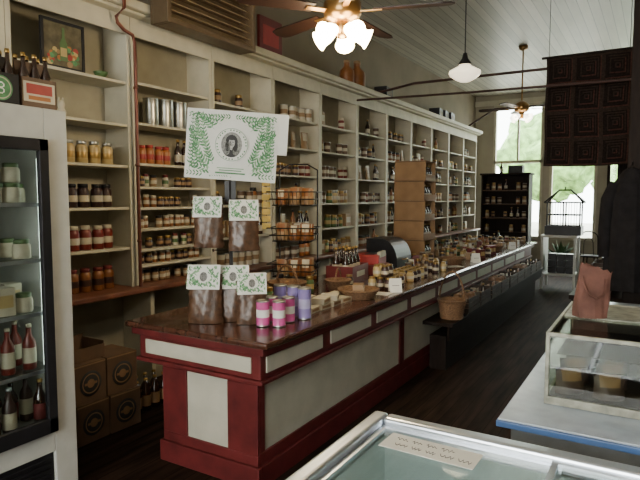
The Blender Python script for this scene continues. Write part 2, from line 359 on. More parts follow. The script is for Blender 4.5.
for y in (2.86,2.95,3.04,3.13): 
    for x in (-3.34,-3.45): kb.at((x,y,.001))
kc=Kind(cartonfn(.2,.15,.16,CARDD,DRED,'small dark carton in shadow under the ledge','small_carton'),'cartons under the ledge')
for (y,z) in ((3.45,.001),(3.45,.166),(3.7,.001),(3.95,.001)): kc.at((-3.42,y,z),.1)

# ---------- refrigerator
fx=-2.69; FY=1.245
fz=thing('glass_door_refrigerator','white drinks refrigerator with a black framed glass door','refrigerator',(fx,FY,0))
b=MB(); Wf=.64
b.box(-.72,-.70,-Wf,Wf,.1,2.05,WHITE).box(-.70,-.04,-Wf,-Wf+.05,.02,2.10,WHITE).box(-.70,-.04,Wf-.05,Wf,.02,2.10,WHITE).box(-.70,-.04,-Wf+.05,Wf-.05,2.03,2.10,WHITE).box(-.70,-.04,-Wf+.05,Wf-.05,.3,.4,WHITE)
b.box(-.04,0,-Wf,-Wf+.1,.3,2.10,WHITE).box(-.04,0,Wf-.13,Wf,.02,2.10,WHITE).box(-.04,0,-Wf+.1,Wf-.13,1.94,2.10,WHITE).box(-.04,0,-Wf+.1,Wf-.13,.3,.42,WHITE)
b.obj('cabinet_body',fz,bevel=.006)
g=MB().box(-.05,-.02,-Wf+.02,Wf-.13,.04,.29,BLACK)
for i in range(8): g.box(-.02,-.008,-Wf+.04,Wf-.15,.06+i*.028,.072+i*.028,BLACK)
g.obj('grille',fz)
dr=MB(); ya,yb=-Wf+.1,Wf-.13
dr.box(.002,.035,ya,ya+.06,.42,1.94,BLACK).box(.002,.035,yb-.05,yb,.42,1.94,BLACK).box(.002,.035,ya,yb,1.88,1.94,BLACK).box(.002,.035,ya,yb,.42,.50,BLACK)
do=dr.obj('door',fz,bevel=.004)
MB().box(.012,.018,ya+.06,yb-.05,.50,1.88,GLASS).obj('glass_pane',do)
MB().tube([(.035,ya+.03,1.0),(.07,ya+.03,1.02),(.07,ya+.03,1.3),(.035,ya+.03,1.32)],.01,ALU).obj('handle',do)
FZ=[.42,.74,1.05,1.33,1.62]
for z in FZ[1:]:
    s=MB().box(-.68,-.06,-Wf+.06,Wf-.06,z-.012,z-.004,GLASS).box(-.062,-.056,-Wf+.06,Wf-.06,z-.02,z,ALU)
    s.obj('wire_shelf',fz)
fgl=mat('fridge_light_tube',(.9,1,.95),emit=4,ecol=(.88,1,.86)); MB().lathe([(0,0),(.013,0),(.013,1.1),(0,1.1)],fgl,10,c=(-.1,0,.75)).obj('light_tube',fz,(0,.54,0))
kf=dict(a=Kind(bottlefn(.25,.035,BROWNG,GOLDL,DRED,'dark cold bottle with a red label in the refrigerator'),'cold bottles in the refrigerator'),
 b=Kind(smalljar(.1,.045,LABELP,GRNC,LABELP,'white dairy tub with a green lid in the refrigerator','dairy_tub','tub'),'tubs in the refrigerator'),
 c=Kind(bottlefn(.24,.034,REDJ,LABELP,LABELP,'red juice bottle with a white label in the refrigerator'),'juice bottles in the refrigerator'),
 d=Kind(cartonfn(.09,.09,.14,LABELP,YEL,'pale carton in the refrigerator','juice_carton'),'cartons in the refrigerator'),
 e=Kind(bottlefn(.25,.035,DKJ,ALU,LABELP,'black soda bottle with a white label in the refrigerator'),'soda bottles in the refrigerator'),
 f=Kind(cartonfn(.10,.12,.22,DRED,LABELP,'dark red carton in the refrigerator','drink_carton'),'cartons in the refrigerator'))
def frow(ks,z,w,sk=.15):
    y=1.3-.05
    while y<1.76:
        for x in (-.13,-.26):
            if random.random()>sk: kf[random.choice(ks)].at((fx+x,y,z+.001),random.uniform(-.15,.15))
        y+=w
frow('ae',FZ[0],.085); frow('facf',FZ[1],.115,.1); frow('bd',FZ[2],.11,.25)
frow('bbd',FZ[3],.11,.25); frow('b',FZ[4],.1,.1)
for y in (1.45,1.56,1.66): kf['b'].at((fx-.15,y,FZ[4]+.103))
def carrier(c,l,logo):
    def fn():
        r=thing('bottle_carrier',l,'box')
        MB().box(-.07,.07,-.095,.095,0,.004,c).box(-.07,-.067,-.095,.095,0,.15,c).box(.067,.07,-.095,.095,0,.15,c).box(-.07,.07,-.095,-.092,0,.15,c).box(-.07,.07,.092,.095,0,.15,c).box(-.002,.002,-.09,.09,.01,.24,c).obj('carrier_box',r)
        m=MB(); R=Matrix.Rotation(math.pi/2,4,'Y')
        if logo:
            m.lathe([(0,0),(.060,0)],GREEN,24,c=(.0712,0,.075),M=R).lathe([(.048,0),(.053,0)],LABELP,24,c=(.0716,0,.075),M=R)
            m.box(.0716,.072,-.018,-.008,.048,.102,PAPER)
            for zc in (.0885,.0615): m.tube([(.0718,-.012,zc+.012),(.0718,.008,zc+.012),(.0718,.016,zc+.005),(.0718,.016,zc-.005),(.0718,.008,zc-.012),(.0718,-.012,zc-.012)],.0035,PAPER,4)
        else: m.box(.0705,.071,-.085,.085,.03,.13,LABELP).box(.0711,.0715,-.07,.07,.07,.12,REDB).box(.0711,.0715,-.06,.06,.04,.06,ORNG)
        m.obj('printed_panel',r); return r
    return fn
bcx=-2.80
c1=carrier(BLACK,'black six bottle carrier with green round letter logo on the refrigerator',True)(); c1.location=(bcx,1.565,2.101)
c2=carrier(BROWNW,'brown six bottle carrier with red and white panel on the refrigerator',False)(); c2.location=(bcx,1.765,2.101)
bb=Kind(bottlefn(.27,.028,BROWNG,GOLDL,TAN,'brown beer bottle standing in a carrier','beer_bottle'),'beer bottles on top of the refrigerator')
for cy in (1.565,1.765):
    for dy in (-.06,0,.06):
        for dx in (-.034,.034): bb.at((bcx+dx,cy+dy,2.106))

# ---------- main counter
cx0,cx1,cy0,cy1=-2.82,-1.72,2.33,10.1
ct=MB().box(cx0,cx1,cy0,cy1,.842,.88,TOPW).obj('countertop',bevel=.014,seg=3); tag(ct,'long polished reddish brown wooden countertop','countertop')
cbs=thing('shop_counter','long crimson counter with cream inset panels','counter',(-2.2,6.2,0))
def cbox(mb,x0,x1,y0,y1,z0,z1,mt): return mb.box(x0+2.2,x1+2.2,y0-6.2,y1-6.2,z0,z1,mt)
bd=MB(); cbox(bd,-2.60,-1.88,cy0+.12,cy1-.1,.0,.66,RED); bd.obj('counter_body',cbs)
bd=MB(); cbox(bd,-2.74,-1.80,cy0+.05,cy1-.05,.655,.80,RED); cbox(bd,-2.78,-1.76,cy0+.02,cy1-.02,.80,.841,RED); cbox(bd,-2.76,-1.78,cy0+.035,cy1-.03,.63,.655,RED); bd.obj('frieze',cbs,bevel=.006)
bd=MB()
cbox(bd,-1.88,-1.86,cy0+.12,cy1-.1,.13,.20,RED); cbox(bd,-1.88,-1.845,cy0+.12,cy1-.1,.0,.13,RED)
cbox(bd,-1.88,-1.86,cy0+.12,cy1-.1,.59,.63,RED)
st=[(cy0+.12,cy0+.17)]
for i in range(3): st.append((4.46+2.1*i,4.56+2.1*i))
for a,b_ in st: cbox(bd,-1.88,-1.86,a,b_,.2,.59,RED)
yy=cy0+.12
for a,b_ in ((-2.60,-2.40),(-2.08,-1.86)): cbox(bd,a,b_,yy-.02,yy,.19,.60,RED)
cbox(bd,-2.60,-1.86,yy-.02,yy,.13,.19,RED); cbox(bd,-2.60,-1.86,yy-.02,yy,.6,.63,RED); cbox(bd,-2.62,-1.845,yy-.035,yy,.0,.13,RED)
bd.obj('rails',cbs,bevel=.005)
for i,(a,b_) in enumerate(st):
    e=st[i+1][0] if i+1<len(st) else cy1-.1
    q=MB(); cbox(q,-1.88,-1.872,b_,e,.2,.59,WHITEP); q.obj('side_panel',cbs)
q=MB(); cbox(q,-2.40,-2.08,yy-.008,yy,.19,.6,WHITEP); q.obj('end_panel',cbs)
q=MB(); cbox(q,-2.68,-1.86,cy0+.042,cy0+.05,.688,.775,WHITEP); q.obj('frieze_panel',cbs)
y=cy0+.1
while y+.6<cy1:
    q=MB(); cbox(q,-1.80,-1.792,y,y+.6,.688,.775,WHITEP); q.obj('frieze_panel',cbs); y+=.71

# ---------- coffee display with sign
CT=.881
TH=math.radians(33)
rk=thing('display_rack','black countertop rack with hooks holding coffee bags','rack',(-2.33,2.78,CT),TH)
MB().lathe([(0,0),(.13,0),(.13,.012),(.03,.02),(0,.02)],BLKMET,20).obj('base',rk)
MB().lathe([(.012,.02),(.012,.88),(0,.88)],BLKMET,10).box(-.035,.035,-.01,.01,.74,.87,BLACK).obj('pole',rk)
m=MB()
for z in (.43,.76):
    for sx in (-1,1):
        m.tube([(0,0,z),(sx*.10,-.02,z),(sx*.10,-.09,z),(sx*.10,-.1,z+.015)],.004,BLKMET,6)
m.obj('hook',rk)
sg=thing('illustrated_sign','white poster with green foliage border and round portrait','sign',(-2.33,2.78,CT+.875),TH)
sg.rotation_euler=(0,math.radians(4),TH); sg.scale=(.94,1,.94)
MB().box(-.305,.305,-.022,-.014,0,.46,PAPER).obj('sign_board',sg)
m=MB()
def leaf(mb,x,z,a,l,w,mt,y):
    c,s_=math.cos(a),math.sin(a); P=[(0,0),(l*.3,w),(l*.7,w*.75),(l,0),(l*.7,-w*.75),(l*.3,-w)]
    Q=[(x+p[0]*c-p[1]*s_,z+p[0]*s_+p[1]*c) for p in P]
    if any(abs(q[0])>.295 or not(.012<q[1]<.448) or math.hypot(q[0]/1.0,q[1]-.235)<.118 for q in Q): return
    mb.face([(q[0],y,q[1]) for q in Q],mt)
def spray(bx,bz,a,L,n,lw,curl):
    px,pz=bx,bz
    for k in range(n):
        a+=curl; st=L/n; nx,nz=px+st*math.cos(a),pz+st*math.sin(a)
        if math.hypot(nx,(nz-.235))<.122: break
        if abs(nx)>.285 or not .02<nz<.44: break
        sz=lw*(1-.5*k/n)
        m.face([(px-.0012,-.0224,pz),(px+.0012,-.0224,pz),(nx+.0012,-.0224,nz),(nx-.0012,-.0224,nz)],GREEN)
        for sd in (.8,-.8): leaf(m,nx,nz,a+sd,sz,sz*.17,random.choice((GREEN,GREEN,LGREEN)),-.0225-.000004*len(m.f))
        px,pz=nx,nz
    leaf(m,px,pz,a,lw*.6,lw*.12,GREEN,-.0225-.000004*len(m.f))
for s1 in (-1,1):
    fl=(lambda a:a) if s1>0 else (lambda a:math.pi-a)
    for (bx,bz,a,L,n,lw,cu) in ((.13,.05,.5,.2,9,.04,-.06),(.14,.07,.95,.24,11,.042,-.03),(.145,.12,1.35,.28,12,.042,.0),(.19,.08,1.3,.34,14,.042,-.02),(.24,.04,1.5,.38,16,.04,.01),(.275,.05,1.6,.36,15,.03,.0),(.12,.33,.7,.16,8,.04,.03),(.08,.37,.2,.24,11,.038,.03),(.04,.405,.05,.26,12,.034,.0),(.165,.2,.9,.2,9,.04,.06),(.165,.28,.4,.14,7,.04,0),(.12,.035,0,.18,8,.036,0),(.0,.42,0,.14,8,.026,0),(.215,.2,1.2,.2,9,.036,-.05),(.12,.1,1.2,.1,5,.036,0),(.0,.02,0,.13,8,.018,0)):
        spray(bx*s1,bz,fl(a),L,n,lw,cu*s1)
m.box(-.10,.10,-.0292,-.029,.040,.050,GREEN).box(-.075,.075,-.0292,-.029,.060,.066,GREEN).box(-.09,.09,-.0292,-.029,.075,.080,LGREEN)
m.obj('foliage_print',sg)
R=Matrix.Rotation(math.pi/2,4,'X'); m=MB(); Yo=-.006
m.lathe([(0,0),(.112,0)],PAPER,32,c=(0,-.0262+Yo,.235),M=R).lathe([(.106,0),(.109,0)],GREEN,32,c=(0,-.0266+Yo,.235),M=R)
for k in range(30):
    a=k*math.pi/15
    if k%5==4: continue
    rr0=.092; m.face([(rr0*math.cos(a-.05),-.0330,.235+rr0*math.sin(a-.05)),(rr0*math.cos(a+.05),-.0330,.235+rr0*math.sin(a+.05)),(.101*math.cos(a+.03),-.0330,.235+.101*math.sin(a+.03)),(.101*math.cos(a-.05),-.0330,.235+.101*math.sin(a-.05))],GREEN)
def ell(mb,cx,cz,a,b_,mt,y,t0=0,t1=24): mb.face([(cx+a*math.cos(t*math.pi/12),y+Yo,cz+b_*math.sin(t*math.pi/12)) for t in range(t0,t1)],mt)
SK=mat('print_skin',(.36,.36,.34),.7,var=.35,scale=140)
ell(m,0,.235,.070,.084,mat('print_pale',(.24,.24,.22),.7,var=.5,scale=110),-.0268)
ell(m,0,.188,.052,.036,INK,-.0272); ell(m,-.030,.19,.02,.025,GREYP,-.0273); ell(m,.030,.19,.02,.025,GREYP,-.0273)
ell(m,0,.255,.040,.046,INK,-.0275); ell(m,-.026,.225,.016,.035,INK,-.0275); ell(m,.026,.225,.016,.035,INK,-.0275)
ell(m,.001,.247,.021,.031,SK,-.0278); ell(m,0,.215,.009,.016,SK,-.0277); ell(m,-.010,.24,.008,.018,GREYP,-.0279)
ell(m,-.008,.252,.0045,.002,INK,-.0281); ell(m,.009,.252,.0045,.002,INK,-.0281); ell(m,.001,.232,.007,.0018,INK,-.0281); m.face([(.001,-.0281+Yo,.25),(.004,-.0281+Yo,.239),(-.001,-.0281+Yo,.239)],GREYP)
ell(m,0,.277,.026,.012,INK,-.0282)
for k in range(10): m.tube([(-.034+.002*k,-.0282+Yo,.262-.004*k),(-.040+.004*k,-.0282+Yo,.20)],.0005,SK,3)
m.obj('portrait_print',sg)
MB().box(.26,.37,-.0135,-.010,.19,.46,PAPER).obj('paper_sheet',sg)
POUCH=mat('bean_pouch',(.075,.038,.02),.35,var=.5,scale=30,bump=.4)
def coffeebag():
    r=thing('coffee_bag','crinkled clear bag of coffee with green printed header','bag')
    w,h=.19,.31
    m=MB()
    for sg_ in (1,-1):
        def fn(u,v,s=sg_):
            cr=.005*math.sin(19*u+9*v)*math.sin(13*v+4*u)
            return ((u-.5)*w*(1-.07*math.sin(3*v))+.003*math.sin(30*v),-s*(.042*(math.sin(math.pi*u)**.5)*(1-v)**.6*min(1,.75+v*2)+cr*math.sin(math.pi*u)),v*h*.85)
        m.grid(fn,14,14,POUCH)
    m.obj('bean_pouch',r)
    h0=h*.60; m=MB()
    def pt(x,t,o=0): return (x,-.046+.036*t-o+.003*math.sin(40*x),h0+(h-h0)*t)
    m.grid(lambda u,v:pt((u-.5)*w*.92,v),10,3,PAPER); m.face([(w*.47,.004,h0),(-w*.47,.004,h0),(-w*.45,-.002,h),(w*.45,-.002,h)],PAPER)
    for k in range(130):
        x=random.uniform(-w*.42,w*.40); t=random.uniform(.04,.88)
        if abs(x)<.03 and .25<t<.8: continue
        a=random.uniform(0,3.1); 
        m.face([pt(x,t,.001),pt(x+.008*math.cos(a)-.005,t+.07,.001),pt(x+.015*math.cos(a),min(.98,t+.14),.001),pt(x+.008*math.cos(a)+.006,t+.03,.001)],random.choice((LGREEN,LGREEN,GREEN)))
    m.face([pt(.028*math.cos(i*.52),.52+.26*math.sin(i*.52),.002) for i in range(12)],PAPER)
    m.face([pt(.020*math.cos(i*.52),.52+.20*math.sin(i*.52),.003) for i in range(12)],GREYP)
    m.obj('printed_header',r); return r
cbk=Kind(coffeebag,'coffee bags on the display rack')
def rloc(x,y,z):
    c,s_=math.cos(TH),math.sin(TH); return (-2.33+c*x-s_*y,2.78+s_*x+c*y,CT+z)
for (x,y,z,a,sc) in ((-.125,-.10,.455,-.06,1.02),(.095,-.11,.435,.12,1.02),(-.135,-.20,.002,-.10,1.15),(.03,-.15,.002,.05,1.12),(.15,-.23,.002,.15,1.0)):
    cbk.at(rloc(x,y,z),TH+a,sc)

# ---------- counter goods
pk=Kind(tinfn(.155,.040,PINK,'pink cylindrical tin with a white label on the counter','pink_tin',PAPER),'pink tins on the counter')
lv_=Kind(tinfn(.20,.043,LAV,'lavender cylindrical tin with a pale label on the counter','lavender_tin',mat('lavender_pale',(.42,.38,.58))),'lavender tins on the counter')
for x,y in ((-1.99,2.66),(-1.90,2.70),(-2.02,2.79),(-1.92,2.83)): pk.at((x,y,CT),random.random())
for x,y in ((-1.88,2.95),(-1.98,2.98),(-2.08,2.97)): lv_.at((x,y,CT),random.random())
def basket(r0,r1,h,handle=True,lab='round wicker basket with a tall handle',tall=.06):
    def fn():
        r=thing('wicker_basket',lab,'basket'); pr=[(0,.005),(r0,.0)]
        n=8
        for i in range(n+1):
            t=i/n; rr=r0+(r1-r0)*t; pr.append((rr+(.006 if i%2 else 0),h*t))
        pr+=[(r1+.012,h),(r1+.012,h+.015),(r1-.006,h+.015),(r1-.012,h*.9),(r0-.01,.015),(0,.015)]
        MB().lathe(pr,WICK,20).obj('basket_bowl',r)
        if handle: MB().tube([(0,(r1+.004)*math.cos(t*math.pi/12),h*.8+(h*.9+tall)*math.sin(t*math.pi/12)) for t in range(13)],.009,WICK,6).obj('handle',r)
        return r
    return fn
bk=Kind(basket(.10,.14,.11),'wicker baskets around the counter')
bk.at((-2.40,3.52,CT),1.2); bk.at((-2.22,4.0,CT),.3,.75)
bkl=Kind(basket(.105,.13,.17,True,'large dark wicker basket with a tall handle beside the counter',.16),'wicker baskets around the counter')
bkl.at((-1.64,5.2,.491),1.4)
lb=Kind(basket(.11,.15,.06,False,'low round wicker tray basket on the counter'),'low baskets on the counter')
lb.at((-1.92,3.78,CT)); lb.at((-2.0,6.3,CT)); lb.at((-2.0,8.2,CT)); lb.at((-1.95,9.3,CT))
sj=Kind(jarfn(.10,.033,DKJ,GOLDL,LABELP,'small jelly jar with a gold lid on the counter'),'jelly jars on the counter')
sj2=Kind(jarfn(.10,.033,YEL,GOLDL,LABELP,'small mustard jar with a gold lid on the counter'),'mustard jars on the counter')
for i in range(4):
    for j in range(3): (sj if (i+j)%3 else sj2).at((-2.03+.075*j,4.25+.085*i,CT))
for i in range(2):
    for j in range(2): (sj if j else sj2).at((-2.00+.075*j,4.28+.085*i,CT+.101))
for i in range(5):
    for j in range(3): (sj if (i*j)%3 else sj2).at((-2.06+.08*j,4.78+.09*i,CT))
bx=Kind(cartonfn(.13,.1,.035,LABELP,TAN,'small flat white box lying on the counter','flat_box'),'flat boxes on the counter')
for k in range(9): bx.at((-2.09+.125*(k%2),3.14+.15*(k//2),CT),random.uniform(-.1,.1))
for k in (0,2,3,5): bx.at((-2.09+.125*(k%2),3.14+.15*(k//2),CT+.04),random.uniform(-.5,.5),1,'small tan box lying on flat boxes')
pap=Kind(lambda: tag(MB().box(-.1,.1,-.07,.07,0,.001,PAPER).box(-.08,.06,-.05,-.045,.0011,.0014,INK).box(-.08,.07,-.02,-.016,.0011,.0014,INK).box(-.08,.02,.01,.014,.0011,.0014,INK).obj('paper_leaflet'),'white printed leaflet lying on the counter','leaflet'),'leaflets on the counter')
for (x,y,a) in ((-2.15,3.80,.4),(-1.88,4.05,.1),(-1.9,6.05,.8)): pap.at((x,y,CT),a)
def tent():
    m=MB()
    for s in (1,-1): m.face([(s*.035,-.05,0),(s*.035,.05,0),(0,.05,.11),(0,-.05,.11)],PAPER)
    return tag(m.box(.018,.0185,-.03,.03,.052,.056,INK).obj('tent_card'),'folded white price card standing on the counter','sign')
tc_=Kind(tent,'price cards on the counter')
for (x,y) in ((-1.79,4.18),(-1.79,6.55),(-1.79,8.5)): tc_.at((x,y,CT),-.9)
tk=Kind(cartonfn(.12,.08,.09,TAN,LABELP,'small tan carton on the counter','small_carton'),'small cartons on the counter')
tkr=Kind(cartonfn(.11,.08,.12,DRED,YEL,'small dark red carton on the counter','small_carton'),'small cartons on the counter')
tk.at((-1.92,3.78,CT+.018),.4)
cr=thing('red_crate','dark red open display crate holding brown bottles','crate',(-2.42,4.54,CT),.1)
MB().box(-.13,.13,-.2,.2,0,.012,DRED).box(-.13,-.12,-.2,.2,.012,.15,DRED).box(.12,.13,-.2,.2,.012,.15,DRED).box(-.12,.12,-.2,-.19,.012,.15,DRED).box(-.12,.12,.19,.2,.012,.15,DRED).box(.131,.132,-.1,.1,.05,.1,LABELP).obj('crate_body',cr,bevel=.003)
bt=Kind(bottlefn(.30,.036,BROWNG,GOLDL,LABELP,'brown syrup bottle with white label in the red crate'),'syrup bottles in the red crate')
for i in range(4):
    for j in range(2): bt.at((-2.47+.1*j-.01*i,4.41+.088*i,CT+.013))
rg=thing('shop_till','cream and red countertop till with a keypad','till',(-2.45,5.08,CT),.15)
MB().box(-.16,.16,-.16,.16,0,.1,DRED).box(-.13,.13,-.14,.14,.1,.2,REDB).box(.1,.135,-.1,.1,.17,.23,LABELP).obj('till_body',rg,bevel=.01)
MB().box(.14,.165,-.1,.1,.03,.07,BLACK).box(-.03,.07,-.1,.1,.2,.206,BLACK).obj('keypad',rg,bevel=.003)
rb=thing('bread_bin','black roll top bin on the counter','bin',(-2.5,5.66,CT),0)
m=MB(); P=[(.18,0),(.18,.08)]+[( .18*math.cos(t*math.pi/16) ,.08+.24*math.sin(t*math.pi/16)) for t in range(1,9)]+[(-.18,.32),(-.18,0)]
for a in range(len(P)-1): m.face([(P[a][0],-.2,P[a][1]),(P[a][0],.2,P[a][1]),(P[a+1][0],.2,P[a+1][1]),(P[a+1][0],-.2,P[a+1][1])],BLACK)
m.face([(p_[0],-.2,p_[1]) for p_ in P][::-1],BLACK).face([(p_[0],.2,p_[1]) for p_ in P],BLACK); m.obj('bin_body',rb)
MB().tube([(.175,-.06,.1),(.2,-.05,.1),(.2,.05,.1),(.175,.06,.1)],.006,BRASS,6).obj('handle',rb)
def dcart():
    r=thing('display_carton','tan open fronted display carton in a tall stack','box')
    MB().box(-.2,.2,-.19,-.183,0,.24,CARD).box(-.2,.2,.183,.19,0,.24,CARD).box(-.2,-.193,-.183,.183,0,.24,CARD).box(-.193,.2,-.183,.183,0,.007,CARD).box(-.193,.2,-.183,.183,.233,.24,CARD).box(.193,.2,-.183,.183,.007,.07,CARD).box(-.19,.19,-.1905,-.19,.225,.235,BROWNW).obj('carton_body',r)
    return r
dc=Kind(dcart,'display cartons stacked on the counter')
dbt=Kind(smallbottle(.18,.033,BROWNG,GOLDL,LABELP,'brown bottle in a display carton'),'bottles in the display cartons')
for i in range(5):
    dc.at((-2.62,6.72,CT+i*.243),.03*(-1)**i)
    for j in range(4): dbt.at((-2.48,6.72-.13+.085*j,CT+i*.243+.009))
# wire rack
wr=thing('wire_rack','black wire countertop rack with tiered baskets','rack',(-2.64,4.0,CT),.35)
m=MB()
for sx in (-.17,.17):
    m.tube([(sx,.12,0),(sx,.12,1.0)],.007,BLKMET,6)
    m.tube([(sx,-.16,0.008),(sx,.12,.02)],.007,BLKMET,6)
m.tube([(-.17,.12,1),(-.08,.12,1.05),(.08,.12,1.05),(.17,.12,1)],.007,BLKMET,6); m.obj('frame',wr)
for z in (.10,.40,.70):
    m=MB()
    for k,zz in enumerate((0,.05,.11)): 
        e=.02*k; m.tube([(-.16-e,-.15-e,z+zz),(.16+e,-.15-e,z+zz),(.16+e,.115,z+zz),(-.16-e,.115,z+zz)],.0055,BLKMET,5,True)
    for i in range(10): m.tube([(-.16+.0355*i,-.18,z+.11),(-.15+.0333*i,-.15,z),(-.15+.0333*i,.115,z),(-.16+.0355*i,.115,z+.11)],.0035,BLKMET,4)
    m.obj('wire_basket',wr)
pc=Kind(pouchfn(.1,.15,TAN,AMBER,'small brown snack packet in the wire rack','snack_packet'),'packets in the wire rack')
pd=Kind(pouchfn(.1,.15,AMBER,LABELP,'small amber snack packet in the wire rack','snack_packet'),'packets in the wire rack')
c_,s_=math.cos(.35),math.sin(.35)
for z in (.105,.405,.705):
    for x in (-.1,.01,.11):
        for y in (-.09,.03): random.choice((pc,pc,pd)).at((-2.64+c_*x-s_*y,4.0+s_*x+c_*y,CT+z),.35-math.pi/2+random.uniform(-.2,.2),random.uniform(.8,1))
hs=thing('hanging_strip','yellow clip strip of small packets hanging from the wire rack','packets',(-2.80,3.80,CT+.5),.6)
for i in range(8): MB().box(-.035,.035,-.006,.006,.06*i,.06*i+.05,mat('yellow_packet',(.36,.26,.05),.5)).obj('packet',hs,bevel=.003)
MB().box(-.004,.004,.006,.009,0,.52,BLACK).obj('strip',hs)
# dense filler goods on the countertop, spaced around what already stands there
RAD=dict(red_crate=.27,shop_till=.25,bread_bin=.30,display_carton=.30,wire_rack=.26,wicker_basket=.19,display_rack=.30,coffee_bag=.16,flat_box=.125,paper_leaflet=.13,tent_card=.09)
occ=[(o.location.x,o.location.y,RAD.get(o.name.split('.')[0],.085)) for o in bpy.data.objects if o.parent is None and abs(o.location.z-CT)<.02]
fill=[('fj',.85),('fd',.85),('fa',.85),('fb',.85),('fr',.8),('ft',.8),('fp',.75),('fo',.8),('fgr',.8),('fy',.8),('fg',.8)]
cnt=0
for t in range(2600):
    if cnt>150: break
    x=random.uniform(-2.74,-1.86); y=3.0+6.9*random.random()**1.15
    if y<5.0 and x>-1.9: continue
    if any((x-a)**2+(y-b)**2<(r_+.038)**2 for a,b,r_ in occ): continue
    occ.append((x,y,.055)); cnt+=1
    q=random.random()
    if x>-2.1 or q<.35: random.choice((sj,sj,sj2,tk,tkr)).at((x,y,CT),random.uniform(-.6,.6),random.uniform(.85,1.05))
    else:
        k,s=random.choice(fill); K[k].at((x,y,CT),random.uniform(-.6,.6),s*random.uniform(.9,1),'product packed for sale standing on the countertop','products standing on the countertop')

# ---------- bench + basket on counter front
bn=thing('display_bench','low dark wooden ledge fixed along the counter front','bench',(-1.68,7.4,0))
MB().box(-.16,.13,-2.45,2.4,.455,.49,DARKW).box(.08,.10,-2.45,2.4,.33,.455,DARKW).obj('bench_top',bn,bevel=.004)
MB().box(-.14,.02,-2.3,2.3,.0,.33,DARKW).obj('plinth',bn)
CRW=mat('crate_wood',(.04,.024,.015),.7,var=.4)
def crate():
    r=thing('wooden_crate','dark slatted wooden crate of goods on the bench','crate')
    m=MB().box(-.12,.12,-.2,.2,0,.012,CRW)
    for i in range(3):
        z=.015+i*.05
        m.box(-.13,-.12,-.21,.21,z,z+.042,CRW).box(.12,.13,-.21,.21,z,z+.042,CRW).box(-.12,.12,-.21,-.2,z,z+.042,CRW).box(-.12,.12,.2,.21,z,z+.042,CRW)
    m.obj('crate_body',r); return r
ck=Kind(crate,'crates on the bench')
potm=mat('produce_skin',(.17,.09,.045),.6,var=.3)
pot=Kind(lambda: tag(MB().lathe([(0,0),(.02,.003),(.038,.02),(.042,.04),(.034,.065),(.015,.075),(0,.076)],potm,10).obj('potato'),'brown potato in a wooden crate','vegetable'),'potatoes in the crates')
mixc=['fj','fa','fr','fp','fd','fb','ft','fo','fgr']
for i in range(9):
    y=5.64+i*.46
    ck.at((-1.668,y,.491),random.uniform(-.01,.01),random.uniform(.95,1.0))
    for a in range(2):
        for b_ in range(3):
            if i%3==0: pot.at((-1.715+.1*a,y-.1+.11*b_,.505),random.random()*6,1.15); pot.at((-1.70+.09*a,y-.08+.1*b_,.594),random.random()*6,1.0)
            elif i%3==1: K[mixc[(a*3+b_)%9]].at((-1.72+.11*a,y-.12+.12*b_,.505),0,.8,'product standing in a wooden crate','goods in the crates')
            else: (pc if (a+b_)%2 else tk).at((-1.72+.11*a,y-.12+.12*b_,.505),random.uniform(-.1,.1),1,'packet standing in a wooden crate','goods in the crates')

# ---------- far furniture
ht=thing('dark_hutch','dark wooden hutch with open shelves by the window','hutch',(-2.8,12.4,0))
MB().box(-.5,-.47,0,.4,0,2.12,DARKW).box(.47,.5,0,.4,0,2.12,DARKW).box(-.47,.47,.38,.4,0,2.12,DARKW).box(-.53,.53,-.03,.42,2.12,2.16,DARKW).box(-.47,.47,-.05,.38,.85,.89,DARKW).box(-.47,.47,0,.38,0,.85,DARKW).obj('carcass',ht,bevel=.004)
for z in (1.2,1.5,1.8): MB().box(-.469,.469,.02,.379,z-.02,z,BROWNW).obj('shelf_board',ht)
for x in (-.23,.23): 
    q=MB().box(x-.2,x+.2,-.02,-.001,.06,.8,BROWNW).obj('door',ht,bevel=.004); MB().lathe([(0,0),(.012,0),(.015,.015),(0,.025)],BRASS,8,c=(x*.3,-.02,.5),M=Matrix.Rotation(math.pi/2,4,'X')).obj('knob',q)
for z in (.891,1.201,1.501,1.801):
    for j in range(7): 
        if random.random()<.8: K[random.choice(['ft','fb','fd','fa','fj'])].at((-3.19+.13*j,12.52,z),-1.57,.95,'packaged product on the dark hutch','products on the dark hutch')
K['fb'].at((-2.9,12.5,2.161),0,1,'brown bottle standing on top of the dark hutch'); dkbx.at((-2.6,12.55,2.161),1.57,1,'dark storage box on top of the dark hutch')
def plant():
    r=thing('potted_plant','leafy green plant in a clay pot near the window','plant')
    MB().lathe([(0,0),(.07,0),(.1,.15),(.11,.15),(.11,.17),(.09,.17),(.085,.14),(0,.14)],mat('clay',(.2,.08,.05))).obj('pot',r)
    m=MB()
    for k in range(60):
        a=random.uniform(0,6.28); e=random.uniform(.3,1.4); l=random.uniform(.15,.35)
        d=Vector((math.cos(a)*math.cos(e),math.sin(a)*math.cos(e),math.sin(e))); s=Vector((-math.sin(a),math.cos(a),0))*.03; b0=Vector((0,0,.14))
        m.face([b0,b0+d*l*.6+s,b0+d*l+Vector((0,0,-.03)),b0+d*l*.6-s],mat('leaf_dark',(.03,.07,.02)))
    m.obj('foliage',r); return r
pl=Kind(plant,'potted plants near the window'); pl.at((-1.75,13.3,.001),1,1.6)
wt=thing('display_stand','white painted open stand with a lower shelf','stand',(-1.45,10.9,0))
MB().box(-.3,.3,-.3,.3,.93,.97,WHITE).box(-.27,.27,-.27,.27,.25,.28,WHITE).box(-.28,-.25,-.24,.24,.30,.92,WHITE).obj('stand_top',wt,bevel=.005)
for sx in (-.27,.27):
    for sy in (-.27,.27): MB().box(sx-.02,sx+.02,sy-.02,sy+.02,0,.93,WHITE).obj('leg',wt)
